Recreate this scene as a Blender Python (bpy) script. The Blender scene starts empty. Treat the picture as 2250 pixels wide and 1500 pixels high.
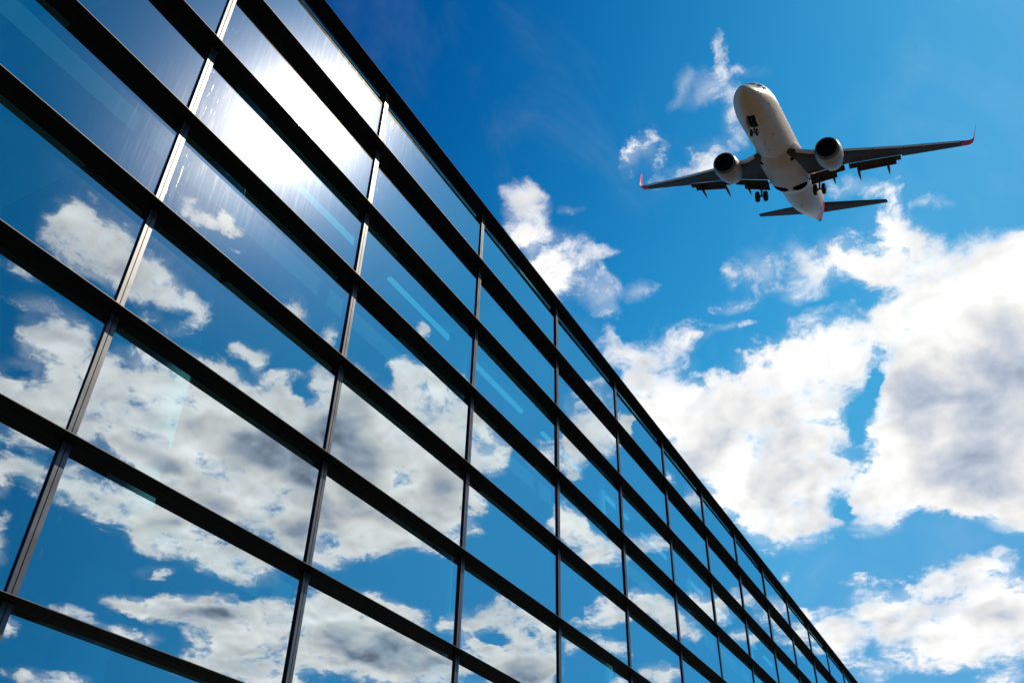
import bpy, math, random
from mathutils import Vector, Matrix

random.seed(7)
R = math.radians
sc = bpy.context.scene

# ---------------------------------------------------------------- camera
cam_d = bpy.data.cameras.new("camera")
cam = bpy.data.objects.new("camera", cam_d)
sc.collection.objects.link(cam)
cam_d.sensor_width = 36.0
cam_d.lens = 30.828
cam_d.clip_start = 0.05
cam_d.clip_end = 20000
EYE = Vector((-4.1123, -7.0725, 1.6))
RIGHT = Vector((0.480056, -0.876937, 0.022981))
UP = Vector((-0.533054, -0.2708, 0.801574))
FWD = Vector((0.696706, 0.397051, 0.597454))
cam.matrix_world = Matrix(((RIGHT.x, UP.x, -FWD.x, EYE.x), (RIGHT.y, UP.y, -FWD.y, EYE.y),
                           (RIGHT.z, UP.z, -FWD.z, EYE.z), (0, 0, 0, 1)))
sc.camera = cam
sc.render.resolution_x = 1024
sc.render.resolution_y = 682
sc.view_settings.view_transform = 'Standard'
sc.view_settings.look = 'None'
sc.view_settings.exposure = 0.0
sc.view_settings.gamma = 1.0

# ---------------------------------------------------------------- sun
SUN = Vector((0.4228, -0.5138, 0.7465)).normalized()
sun_d = bpy.data.lights.new("sun", 'SUN')
sun_d.energy = 4.2
sun_d.angle = R(0.53)
sun_d.color = (1.0, 0.87, 0.68)
sun = bpy.data.objects.new("sun", sun_d)
sun.rotation_euler = SUN.to_track_quat('Z', 'Y').to_euler()
sun.location = (0, -20, 60)
sc.collection.objects.link(sun)

# ---------------------------------------------------------------- sky
# Cloud cells on a cloud deck: (east, north, half length, half width, turn, amount)
CLOUDS = [
    (0.9553, 0.0912, 0.064, 0.0563, -0.397, 1.6), (0.9581, 0.0643, 0.0407, 0.0294, 2.998, 1.044), (1.0025, 0.1623, 0.0963, 0.078, -2.026, 1.8), (1.0219, 0.2682, 0.127, 0.064, 2.869, 1.6), 
    (1.1182, 0.2493, 0.1398, 0.0962, 2.796, 2), (1.0909, 0.1703, 0.0986, 0.0771, 0.136, 1.7), (1.2357, 0.2468, 0.09, 0.0723, 2.867, 1.6), (1.2518, 0.204, 0.0723, 0.0452, 0.233, 0.957), 
    (0.9562, 0.3209, 0.059, 0.0415, 3.061, 1.3), (0.9042, 0.3348, 0.0361, 0.0266, -3.139, 0.696), (1.2066, 0.1393, 0.0609, 0.0441, 2.508, 0.957), (1.2205, 0.0863, 0.0868, 0.048, 0.178, 1.4), 
    (1.1336, 0.0575, 0.104, 0.0349, 0.301, 1.044), (1.29, 0.112, 0.05, 0.0464, 1.795, 1.044), (0.9776, -0.0673, 0.111, 0.091, -2.997, 2), (0.9208, -0.1096, 0.0758, 0.0537, -0.111, 1.7), 
    (0.8901, -0.1364, 0.0467, 0.034, -0.199, 1.3), (1.0699, -0.0361, 0.1466, 0.1031, -0.001, 2.2), (1.2116, -0.0617, 0.1287, 0.0968, -0.072, 2.2), (1.3316, -0.0695, 0.0518, 0.0441, -0.34, 1.3), 
    (1.0694, 0.0125, 0.1203, 0.0441, 0.275, 1.6), (1.2417, 0.024, 0.0735, 0.064, 2.404, 1.4), (0.9401, -0.0086, 0.0435, 0.0297, 0.044, 0.957), (0.8548, -0.021, 0.0522, 0.0457, 1.972, 1.4), 
    (0.8075, -0.0283, 0.0494, 0.023, 0.147, 0.87), (0.8616, 0.005, 0.0448, 0.0259, 2.049, 0.87), (0.8939, -0.0401, 0.0551, 0.0315, 2.75, 1.3), (0.7655, -0.0346, 0.0292, 0.0099, 0.176, 0.609), 
    (0.8178, 0.0755, 0.0429, 0.0343, 2.814, 0.827), (0.8209, 0.0355, 0.0391, 0.0265, 0.102, 0.739), (0.8505, 0.1005, 0.0313, 0.017, 2.03, 0.522), (0.8016, 0.1448, 0.0371, 0.0306, -2.908, 0.827), 
    (0.8403, 0.1788, 0.0224, 0.0142, 1.755, 0.913), (0.7822, 0.2677, 0.0229, 0.0167, 2.074, 0.652), (0.7581, 0.3095, 0.0303, 0.023, -3.028, 0.957), (0.6052, 0.3353, 0.0307, 0.0247, -2.803, 1.044), 
    (0.6346, 0.3422, 0.0311, 0.0217, 0.485, 0.739), (0.6327, 0.2925, 0.0168, 0.0087, 2.496, 0.652), (0.6835, 0.3378, 0.0458, 0.0352, -3.088, 0.87), (0.711, 0.3275, 0.0415, 0.0322, 0.424, 0.827), 
    (0.6401, 0.3657, 0.0262, 0.0253, 1.873, 0.827), (0.7041, 0.3633, 0.0325, 0.0271, 2.049, 0.652), (0.7044, 0.2892, 0.0235, 0.0096, 2.265, 0.652), (0.5501, 0.1301, 0.0286, 0.0091, 0.59, 0.459), 
    (0.5628, 0.1042, 0.0351, 0.0184, 2.449, 0.517), (0.5413, 0.083, 0.0263, 0.0059, 0.167, 0.345), (0.5719, 0.1192, 0.0219, 0.0112, 1.628, 0.345), (0.6102, 0.0922, 0.0389, 0.0144, 0.298, 0.287), 
    (0.5684, 0.0648, 0.0224, 0.0074, 2.225, 0.374), (0.599, 0.194, 0.0318, 0.0127, -1.932, 0.459), (0.614, 0.2159, 0.0333, 0.0117, 0.543, 0.345), (0.6227, 0.1857, 0.0291, 0.0219, 0.286, 0.459), 
    (0.6419, 0.1371, 0.0289, 0.0258, 1.506, 0.66), (0.6478, 0.1569, 0.0355, 0.0137, 1.705, 0.459), (0.7248, 0.0166, 0.0244, 0.0166, 2.145, 0.696), (0.7423, -0.0165, 0.02, 0.0165, 2.671, 0.566), 
    (0.7865, -0.0669, 0.0192, 0.0091, 2.03, 0.522), (0.8649, 0.2654, 0.0466, 0.0308, -1.714, 0.957), (0.8666, 0.3124, 0.0404, 0.0248, 1.888, 0.87), (0.9255, 0.3083, 0.0356, 0.0228, 2.034, 0.652), 
    (0.8377, 0.3407, 0.0321, 0.0161, 0.415, 0.609), (0.7927, 0.3112, 0.0167, 0.0115, 2.054, 0.392), (1.4631, 0.0285, 0.0689, 0.0467, -1.804, 1.5), (1.4435, -0.0132, 0.0361, 0.0305, -2.792, 0.957), 
    (1.4751, 0.0905, 0.0284, 0.0253, 2.231, 0.783), (1.4375, 0.1715, 0.0327, 0.0153, 1.726, 0.652), (1.5203, 0.1491, 0.0688, 0.0617, -0.07, 1.3), (1.595, 0.0944, 0.1043, 0.074, 1.91, 1.7), 
    (1.563, -0.0034, 0.0978, 0.0712, 0.054, 1.7), (1.6668, 0.0517, 0.1066, 0.0494, -1.706, 1.4), (1.6276, -0.0332, 0.0886, 0.0522, 0.096, 1.5), (1.5853, 0.2427, 0.0801, 0.0443, 0.242, 1.4), 
    (1.5473, 0.2744, 0.0684, 0.0517, 0.223, 1.4), (1.4908, 0.2809, 0.023, 0.0216, -0.095, 0.609), (1.6764, 0.2008, 0.0533, 0.0329, -2.202, 0.652), (1.7633, 0.0113, 0.0426, 0.0388, 2.121, 0.87), 
    (1.3891, 0.2765, 0.0258, 0.0077, 0.292, 0.652), (0.8725, 0.191, 0.0329, 0.0088, 1.631, 0.435), (0.9171, 0.0304, 0.0327, 0.0133, 2.234, 0.392), (0.395, -0.7856, 0.0534, 0.0458, 2.097, 1.35), 
    (0.4443, -0.7812, 0.0535, 0.0343, -2.832, 1.5), (0.4801, -0.7568, 0.0423, 0.0285, -3.009, 1.4), (0.3703, -0.7692, 0.0256, 0.0099, -2.231, 0.8), (0.3872, -0.7635, 0.0303, 0.0118, 2.704, 0.7), 
    (0.516, -0.7519, 0.0266, 0.0139, -2.073, 0.4), (0.4218, -0.6642, 0.0155, 0.0126, 1.878, 0.85), (0.4511, -0.6517, 0.0348, 0.0114, -2.338, 1.15), (0.4572, -0.6361, 0.0142, 0.0114, 2.054, 0.85), 
    (0.5438, -0.7545, 0.0282, 0.0147, 2.261, 0.75), (0.5451, -0.7861, 0.0199, 0.0144, -1.939, 0.55), (0.5141, -0.8004, 0.0189, 0.0151, -1.734, 0.55), (0.4896, -0.6625, 0.0083, 0.0051, -2.02, 0.65), 
    (0.6004, -0.6539, 0.0273, 0.0167, -2.919, 0.95), (0.6632, -0.6456, 0.0291, 0.0136, 2.278, 0.85), (0.6198, -0.7388, 0.0245, 0.0188, -2.554, 1.05), (0.6418, -0.7328, 0.0253, 0.0113, 2.235, 0.8), 
    (0.6801, -0.7267, 0.03, 0.0158, -1.936, 1), (0.6952, -0.7536, 0.0231, 0.0195, -1.79, 0.6), (0.3756, -0.866, 0.0274, 0.0151, -2.858, 0.6), (0.4117, -0.8897, 0.0282, 0.0159, -2.543, 0.4), 
    (0.4682, -0.901, 0.0493, 0.0391, 2.441, 1.2), (0.5046, -0.9138, 0.0419, 0.0312, 2.011, 1.15), (0.4863, -0.9361, 0.0407, 0.0142, -2.727, 0.8), (0.5065, -1.0058, 0.0724, 0.0519, -2.492, 1.6), 
    (0.5616, -0.9706, 0.0772, 0.0647, 2.109, 1.7), (0.5991, -0.9019, 0.0834, 0.0634, -2.621, 2), (0.6253, -0.8373, 0.0744, 0.0451, -2.73, 1.6), (0.6735, -0.9374, 0.1183, 0.0818, -2.64, 2), 
    (0.6903, -0.8326, 0.0872, 0.0745, -3.135, 1.8), (0.7786, -0.8266, 0.0974, 0.0753, 3.065, 2), (0.7959, -0.923, 0.1324, 0.0764, -2.787, 2), (0.8687, -0.8648, 0.1023, 0.0788, 2.33, 1.9), 
    (0.7562, -0.7772, 0.0636, 0.0473, -2.835, 1.4), (0.5736, -1.0487, 0.0549, 0.0342, -2.659, 1.3), (0.5943, -1.1417, 0.0528, 0.0258, 2.214, 1.4), (0.6131, -1.1011, 0.0354, 0.0257, -2.992, 0.9), 
    (0.6951, -1.1027, 0.0664, 0.0463, -2.978, 1.4), (0.7627, -1.0783, 0.0487, 0.0371, -3.099, 1.1), (0.8062, -1.0711, 0.0714, 0.0451, -2.293, 1.4), (0.8634, -1.0881, 0.0606, 0.036, -2.506, 1.4), 
    (0.9194, -1.0465, 0.0784, 0.0535, -2.742, 1.5), (0.9803, -1.0241, 0.0505, 0.0421, -2.64, 1.1), (0.8128, -1.0064, 0.0889, 0.0596, -2.906, 1.7), (0.8945, -1.159, 0.0295, 0.021, -2.055, 0.75), 
    (0.9565, -0.9241, 0.0597, 0.0541, 1.907, 1.3), (0.9553, -1.2309, 0.0606, 0.0281, -2.355, 1.3), (1.0059, -1.1938, 0.0805, 0.0468, -2.34, 1.5), (1.0323, -1.1336, 0.0464, 0.0418, -1.546, 1.4), 
    (1.1098, -1.1844, 0.0835, 0.0687, 2.228, 1.6), (1.1023, -1.1233, 0.0622, 0.0526, -1.913, 1.2), (1.109, -1.0652, 0.0511, 0.0447, 2.814, 1.3), (1.1932, -1.2127, 0.081, 0.0581, -2.076, 1.5), 
    (1.1433, -1.2591, 0.0557, 0.0402, -2.081, 1.1), (0.9951, -1.3195, 0.0401, 0.0259, -2.865, 1.15), (1.0319, -1.2931, 0.0319, 0.0243, -2.044, 0.85), (1.2473, -1.1987, 0.058, 0.0418, -2.07, 1.2), 
    (0.9111, -1.3419, 0.0435, 0.0227, -2.797, 0.9), (0.8739, -1.4399, 0.0376, 0.0245, 2.181, 0.9), (1.017, -1.5006, 0.0712, 0.0296, -2.556, 1.4), (0.6985, -1.2601, 0.0677, 0.011, 2.282, 0.8), 
    (0.7328, -0.7, 0.0503, 0.0215, 2.482, 1.3), (0.7699, -0.6956, 0.069, 0.044, 2.382, 1.6), (0.8392, -0.6908, 0.0934, 0.0707, 2.816, 2), (0.8941, -0.6694, 0.0904, 0.0672, 2.793, 1.8), 
    (0.949, -0.6494, 0.0835, 0.0595, 2.6, 1.7), (1.0132, -0.7006, 0.0841, 0.0622, 2.531, 1.6), (0.9414, -0.744, 0.0997, 0.0803, 3.046, 1.8), (0.8782, -0.7732, 0.0933, 0.0655, 2.44, 1.8), 
    (0.7795, -0.7562, 0.0551, 0.0486, 2.085, 1.5), (0.9487, -0.8746, 0.0869, 0.062, 2.41, 1.5), (0.9891, -0.818, 0.0777, 0.0591, -2.498, 1.6), (1.0184, -0.7785, 0.0428, 0.0388, -1.781, 1.1), 
    (1.0126, -0.8866, 0.0439, 0.04, -1.643, 0.9), (1.0593, -0.7166, 0.046, 0.0354, 2.528, 1.1), (1.0691, -0.7561, 0.0288, 0.0201, -2.03, 0.5), (1.0829, -0.6728, 0.0219, 0.017, 2.564, 0.85), 
    (1.0306, -0.6466, 0.0229, 0.0179, 2.56, 0.6), (0.7648, -0.6039, 0.0426, 0.0228, 2.533, 1.3), (0.8077, -0.5955, 0.0629, 0.0432, 2.447, 1.6), (0.8504, -0.5711, 0.0676, 0.0431, 3.073, 1.8), 
    (0.9074, -0.5679, 0.0632, 0.0404, 3.051, 1.7), (0.9523, -0.5621, 0.0339, 0.0248, 2.605, 1.3), (0.8862, -0.6074, 0.0582, 0.0383, -3.025, 1.4), (0.7389, -0.5925, 0.0207, 0.0141, 2.497, 0.8), 
    (0.7028, -0.5345, 0.0164, 0.0091, 2.547, 0.85), (0.8012, -0.5332, 0.0249, 0.0113, -3.018, 1.05), (1.1429, -0.9995, 0.0667, 0.0452, 2.594, 1.4), (1.2078, -0.9691, 0.126, 0.0655, -3.104, 1.8), 
    (1.1808, -0.9037, 0.0755, 0.0378, -2.76, 1.5), (1.235, -0.8879, 0.0508, 0.0468, 2.239, 1.3), (1.2477, -1.036, 0.1238, 0.0831, -2.538, 2), (1.3335, -0.9754, 0.109, 0.0798, -2.881, 1.8), 
    (1.4013, -0.9143, 0.0566, 0.0504, 2.426, 1.2), (1.2805, -0.8416, 0.0161, 0.0111, 2.559, 0.75), (1.2349, -1.0967, 0.0719, 0.0404, 2.468, 1.1), (1.2969, -0.8023, 0.0507, 0.0334, 2.588, 1.3), 
    (1.3077, -0.7412, 0.0648, 0.0444, 2.775, 1.5), (1.3665, -0.7249, 0.0678, 0.0401, 2.647, 1.5), (1.377, -0.8515, 0.0573, 0.0494, 2.499, 1.2), (1.4465, -0.795, 0.0879, 0.0711, 2.591, 1.8), 
    (1.441, -0.7405, 0.0858, 0.0231, 2.667, 1.3), (0.9288, -0.4089, 0.0501, 0.033, 2.567, 1.6), (0.98, -0.4036, 0.0412, 0.029, 2.736, 1.5), (1.0071, -0.4744, 0.0435, 0.0248, 2.69, 1.3), 
    (0.9857, -0.4965, 0.0338, 0.0234, 2.668, 1.1), (0.9865, -0.4359, 0.0434, 0.0329, -2.033, 1.5), (1.0347, -0.4789, 0.0185, 0.0174, -2.038, 0.7), (1.1261, -0.5322, 0.0425, 0.0293, 2.685, 1.3), 
    (1.1779, -0.5242, 0.0643, 0.0333, -3.009, 1.6), (1.2161, -0.5025, 0.036, 0.0358, -3.128, 1.3), (1.2312, -0.447, 0.0368, 0.0245, -1.997, 1.25), (0.9779, -0.3766, 0.0159, 0.0087, 2.742, 0.75), 
    (1.152, -0.3398, 0.0281, 0.0185, 2.814, 0.9), (1.1071, -0.3542, 0.0232, 0.0092, -2.936, 0.5), (1.3624, -0.5783, 0.0385, 0.034, 2.7, 1.3), (1.3616, -0.5426, 0.038, 0.0321, 2.733, 1.2), 
    (1.3767, -0.6192, 0.0392, 0.021, -1.996, 1.05), (1.3849, -0.5045, 0.0592, 0.0329, -2.518, 1.5), (1.4439, -0.487, 0.0501, 0.0326, -2.401, 1.3), (1.4133, -0.4184, 0.0454, 0.0317, -3.049, 1.4), 
    (1.4482, -0.4056, 0.0359, 0.0226, 2.814, 1.1), (1.4161, -0.349, 0.0296, 0.0276, 3.057, 1), (1.4667, -0.3193, 0.0353, 0.0293, 2.92, 1.2), (1.5542, -0.2957, 0.0505, 0.041, 2.928, 1.3), 
    (1.523, -0.385, 0.0268, 0.0244, 2.937, 1), (1.4514, -0.6276, 0.0482, 0.0289, -2.776, 1.15), (1.4242, -0.6773, 0.0249, 0.021, 2.645, 0.75), (1.5736, -0.5739, 0.0482, 0.0353, -2.895, 1.25), 
    (1.5717, -0.6364, 0.027, 0.0252, 2.65, 0.85), 
]
CLOUD_GAPS = [
    (1.0202, 0.0527, 0.0572, 0.0113, 0.402, 1.2), (1.0941, 0.0894, 0.0423, 0.0105, 0.342, 1), (1.1093, 0.2463, 0.0126, 0.0111, 2.201, 0.3), (1.0561, 0.0714, 0.0446, 0.0137, 0.58, 1), 
    (1.2335, 0.1658, 0.0382, 0.0248, 2.762, 0.5), (1.2638, 0.1411, 0.0383, 0.0321, 2.134, 0.9), (1.1676, 0.0953, 0.0369, 0.0233, 3.03, 0.8), (1.0679, 0.04, 0.0248, 0.0077, 0.202, 0.4), 
    (1.3002, 0.2249, 0.0466, 0.0129, 1.928, 0.4), (1.3644, -0.0017, 0.0366, 0.0156, 1.889, 0.5), (0.529, -0.9674, 0.0212, 0.0082, -2.747, 0.5), (0.5374, -0.9138, 0.0184, 0.0098, 2.947, 0.6), 
    (0.7141, -0.9757, 0.0162, 0.0075, -2.766, 0.5), (0.8952, -0.9197, 0.0213, 0.0121, -2.79, 0.4), (1.012, -0.7244, 0.014, 0.0126, -1.843, 0.5), (0.8875, -0.7001, 0.0174, 0.0086, -2.917, 0.4), 
    (1.0839, -1.1977, 0.0231, 0.0162, -2.082, 0.5), (0.8167, -0.7292, 0.0183, 0.0101, 2.482, 0.4), (1.0062, -1.0828, 0.022, 0.0098, -2.138, 0.4), (0.5653, -0.8727, 0.0228, 0.0107, -2.997, 0.4), 
    (0.7813, -0.9273, 0.0261, 0.0133, -2.758, 0.35), (0.8723, -0.9358, 0.0267, 0.019, -2.478, 0.3), (0.4894, -0.9823, 0.0305, 0.0114, -2.601, 0.8), (0.6033, -0.9698, 0.0176, 0.0102, 2.853, 0.6), 
    (0.6085, -0.9549, 0.0159, 0.0111, 2.164, 0.6), (0.7073, -0.9197, 0.0135, 0.0116, 1.865, 0.5), (0.9972, -0.858, 0.0268, 0.0183, 2.454, 0.9), (1.3491, -0.784, 0.0275, 0.0246, -1.908, 1.1), 
    (0.828, -0.6832, 0.0131, 0.0121, -1.367, 0.5), (0.8941, -0.6694, 0.0218, 0.0118, -2.933, 0.6), (0.8601, -0.6174, 0.0208, 0.0081, -2.833, 0.5), (0.4872, -0.972, 0.0306, 0.0113, -2.444, 0.7), 
    (0.7342, -0.722, 0.0221, 0.0132, 2.438, 1), (0.8143, -0.8226, 0.0191, 0.0089, 2.451, 0.4), (0.9361, -1.0794, 0.0424, 0.0117, -2.162, 0.4), (0.9481, -0.7731, 0.0205, 0.0103, -2.076, 0.3), 
    (1.0208, -0.6649, 0.0208, 0.0165, 2.537, 0.8), (0.583, -1.1184, 0.0137, 0.0107, 1.876, 0.5), 
]
CLOUD_SHADE = [
    (1.0918, 0.0227, 0.0756, 0.0274, 0.183, 0.338), (1.2505, 0.1185, 0.0499, 0.0297, 1.962, 0.338), (1.1969, 0.2347, 0.0583, 0.0495, 2.125, 0.405), (1.0836, 0.3312, 0.0568, 0.0384, 0.331, 0.405), 
    (1.1391, -0.062, 0.1711, 0.1102, 0.03, 0.837), (1.2544, -0.0149, 0.0809, 0.0704, -0.507, 0.54), (1.0146, -0.106, 0.0675, 0.0429, -0.011, 0.472), (1.0541, 0.2602, 0.0858, 0.0416, -1.866, 0.405), 
    (0.9975, 0.2594, 0.0639, 0.0319, -1.844, 0.338), (0.9748, 0.1658, 0.0493, 0.0294, -2.043, 0.203), (1.1279, 0.1748, 0.0642, 0.0436, -1.909, 0.162), (0.9629, 0.3367, 0.0366, 0.0256, 2.038, 0.27), 
    (1.5759, -0.0047, 0.0501, 0.0448, -0.262, 0.608), (1.6981, 0.0934, 0.0645, 0.0275, 1.832, 0.405), (1.6158, 0.0915, 0.0628, 0.0324, 1.859, 0.338), (1.6368, 0.2604, 0.0379, 0.0346, 2.055, 0.405), 
    (0.6764, -0.9813, 0.0627, 0.0315, -2.78, 0.608), (0.7218, -0.7504, 0.0429, 0.0378, -1.636, 0.54), (0.988, -0.7668, 0.0481, 0.0364, -2.006, 0.54), (1.0616, -1.0902, 0.0347, 0.0234, -2.077, 0.405), 
    (0.7796, -0.6875, 0.04, 0.0281, 2.442, 0.54), (1.3658, -0.812, 0.0376, 0.0321, -1.951, 0.54), (0.9646, -1.2397, 0.0418, 0.0176, -2.179, 0.54), (0.451, -0.7951, 0.0394, 0.016, -2.793, 0.405), 
    (0.7973, -0.8497, 0.0664, 0.0456, -2.629, 1.013), (0.7545, -0.8391, 0.0778, 0.0478, -2.412, 0.81), (0.8563, -0.8469, 0.0577, 0.0413, 2.377, 0.675), (0.8491, -0.7287, 0.1152, 0.038, 2.683, 1.215), 
    (0.8875, -0.7961, 0.0577, 0.0454, 2.371, 0.54), (0.9813, -0.6731, 0.0606, 0.0405, 2.555, 1.147), (0.94, -0.8173, 0.0491, 0.0382, -1.985, 0.81), (0.8349, -0.9736, 0.0505, 0.0308, -2.084, 0.945), 
    (0.7352, -0.9701, 0.0364, 0.0261, -2.006, 0.81), (0.939, -0.9106, 0.0422, 0.0369, -1.791, 0.945), (0.8185, -1.0647, 0.0474, 0.0269, -2.115, 0.81), (1.0306, -1.1812, 0.0619, 0.0269, -2.158, 0.81), 
    (1.047, -1.1462, 0.03, 0.0263, -1.782, 0.675), (1.2587, -1.0042, 0.1136, 0.0635, -2.476, 1.215), (1.3418, -0.961, 0.0766, 0.0534, -2.037, 0.945), (1.1804, -1.0269, 0.0365, 0.0308, -1.938, 0.405), 
    (1.467, -0.7868, 0.0647, 0.058, 2.536, 1.215), (1.3805, -0.5695, 0.0321, 0.0208, -1.986, 0.405), (1.4561, -0.4919, 0.0357, 0.0183, -1.96, 0.405), (0.6772, -0.8843, 0.0418, 0.0298, -1.994, 0.54), 
    (0.941, -1.0101, 0.0405, 0.0235, -2.1, 0.54), (0.5534, -1.0182, 0.0517, 0.0231, -2.14, 0.405), (1.1575, -1.1886, 0.0548, 0.0325, -2.12, 0.675), (1.2138, -0.5346, 0.0415, 0.0183, -2.006, 0.338), 
    (0.9074, -0.6165, 0.0418, 0.0228, -2.913, 0.338), (0.812, -0.7727, 0.0642, 0.0291, 2.475, 0.675), 
]


world = bpy.data.worlds.new("World")
sc.world = world
world.use_nodes = True
wn = world.node_tree
wn.nodes.clear()

class Net:
    def __init__(s, nt): s.nt = nt
    def n(s, t, **kw):
        nd = s.nt.nodes.new(t)
        for k, v in kw.items(): setattr(nd, k, v)
        return nd
    def set(s, sock, v):
        if isinstance(v, bpy.types.NodeSocket): s.nt.links.new(v, sock)
        elif v is not None: sock.default_value = v
    def m(s, op, a, b=None, c=None, clamp=False):
        nd = s.n('ShaderNodeMath', operation=op, use_clamp=clamp)
        s.set(nd.inputs[0], a); s.set(nd.inputs[1], b); s.set(nd.inputs[2], c)
        return nd.outputs[0]
    def v(s, op, a, b=None, scale=None):
        nd = s.n('ShaderNodeVectorMath', operation=op)
        s.set(nd.inputs[0], a); s.set(nd.inputs[1], b)
        if scale is not None: s.set(nd.inputs['Scale'], scale)
        return nd.outputs['Value'] if op in ('DOT_PRODUCT', 'LENGTH') else nd.outputs[0]
    def smooth(s, x, lo, hi, a=0.0, b=1.0):
        nd = s.n('ShaderNodeMapRange', interpolation_type='SMOOTHSTEP')
        s.set(nd.inputs[0], x)
        for i, q in enumerate((lo, hi, a, b)): s.set(nd.inputs[1 + i], q)
        return nd.outputs[0]
    def noise(s, vec, scale, detail=6.0, rough=0.55, dist=0.0, out=0):
        nd = s.n('ShaderNodeTexNoise')
        s.set(nd.inputs['Vector'], vec)
        nd.inputs['Scale'].default_value = scale
        nd.inputs['Detail'].default_value = detail
        nd.inputs['Roughness'].default_value = rough
        nd.inputs['Distortion'].default_value = dist
        return nd.outputs[out]
    def mix(s, f, a, b, blend='MIX'):
        nd = s.n('ShaderNodeMix', data_type='RGBA', blend_type=blend)
        s.set(nd.inputs['Factor'], f); s.set(nd.inputs['A'], a); s.set(nd.inputs['B'], b)
        return nd.outputs['Result']

W_ = Net(wn)
sky = W_.n('ShaderNodeTexSky')
sky.sky_type = 'NISHITA'
sky.sun_disc = False
sky.sun_elevation = R(48.3)
sky.sun_rotation = R(140.5)
sky.air_density = 1.0
sky.dust_density = 0.3
sky.ozone_density = 1.5
SKY_STRENGTH = 0.1
sep = W_.n('ShaderNodeSeparateColor'); W_.set(sep.inputs[0], sky.outputs[0])
comb = W_.n('ShaderNodeCombineColor')     # polarised, contrasty clear air
W_.set(comb.inputs[0], W_.smooth(sep.outputs[0], 0.88, 2.45, 0.0, 1.05))
W_.set(comb.inputs[1], W_.smooth(sep.outputs[1], 0.98, 2.8, 0.02, 3.9))
W_.set(comb.inputs[2], W_.smooth(sep.outputs[2], 1.3, 4.7, 0.1, 7.2))
geo = W_.n('ShaderNodeTexCoord')
D = geo.outputs['Generated']
dn = W_.v('NORMALIZE', D)
sx = W_.n('ShaderNodeSeparateXYZ'); W_.set(sx.inputs[0], dn)
# glow of the air around the sun
c1 = W_.m('SUBTRACT', 1.0, W_.v('DOT_PRODUCT', dn, tuple(SUN)))
th2 = W_.m('MULTIPLY_ADD', c1, 6565.0, 1.5)
glow = W_.m('MAXIMUM', W_.m('SUBTRACT', W_.m('DIVIDE', 125.0, th2), 0.55), 0.0)
glowc = W_.v('SCALE', (1.06, 0.97, 1.0), scale=glow)
clear = W_.v('ADD', comb.outputs[0], glowc)
# cloud deck coordinates
den = W_.m('ADD', W_.m('MAXIMUM', sx.outputs[2], 0.0), 0.3)
px_ = W_.m('DIVIDE', sx.outputs[0], den)
py_ = W_.m('DIVIDE', sx.outputs[1], den)
cmb = W_.n('ShaderNodeCombineXYZ'); W_.set(cmb.inputs[0], px_); W_.set(cmb.inputs[1], py_)
P0 = cmb.outputs[0]
# shared turbulence
warp = W_.v('SUBTRACT', W_.noise(P0, 9.0, 3.0, 0.55, 0.0, 1), (0.5, 0.5, 0.5))
warp2 = W_.v('SUBTRACT', W_.noise(P0, 40.0, 7.0, 0.68, 0.0, 1), (0.5, 0.5, 0.5))
P1 = W_.v('ADD', P0, W_.v('SCALE', warp, scale=0.055))
P1 = W_.v('ADD', P1, W_.v('SCALE', warp2, scale=0.028))
P1 = W_.v('MULTIPLY', P1, (1.0, 1.0, 0.0))
PSH = W_.v('MULTIPLY', W_.v('ADD', P0, W_.v('SCALE', warp, scale=0.05)), (1.0, 1.0, 0.0))
PN = W_.v('ADD', P0, W_.v('SCALE', warp, scale=0.03))
n_big = W_.noise(PN, 20.0, 10.0, 0.63, 0.25)
n_soft = W_.noise(PN, 15.0, 2.5, 0.5, 0.3)
# the same turbulence a little nearer the sun gives the lit side of each billow
PS = W_.v('ADD', PN, (0.010, -0.012, 0.0))
n_sun = W_.noise(PS, 15.0, 2.5, 0.5, 0.3)
n_wide = W_.noise(PN, 8.0, 4.0, 0.5, 0.2)
n_veil = W_.noise(W_.v('MULTIPLY', PN, (1.0, 1.6, 0.0)), 4.0, 5.0, 0.6, 0.6)
n_fine = W_.noise(PN, 70.0, 6.0, 0.7, 0.5)

def field(cells, gain=1.0, vec=None):
    acc = None
    for (x, y, a, b, t, w) in cells:
        mp = W_.n('ShaderNodeMapping', vector_type='TEXTURE')
        W_.set(mp.inputs['Vector'], vec or P1)
        mp.inputs['Location'].default_value = (x, y, 0)
        mp.inputs['Rotation'].default_value = (0, 0, t)
        mp.inputs['Scale'].default_value = (a * 1.28, b * 1.28, 1)
        g = W_.n('ShaderNodeTexGradient', gradient_type='SPHERICAL')
        W_.set(g.inputs[0], mp.outputs[0])
        acc = W_.m('MULTIPLY_ADD', g.outputs['Fac'], (0.15 + 0.92 * w if gain == 1.0 else w * gain), acc if acc is not None else 0.0)
    return acc if acc is not None else 0.0

SPLIT = -0.22
def near(cells, south):
    out = []
    for c in cells:
        r = 1.35 * max(c[2], c[3]) + 0.04
        if (south and c[1] - r < SPLIT) or (not south and c[1] + r > SPLIT): out.append(c)
    return out

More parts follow.
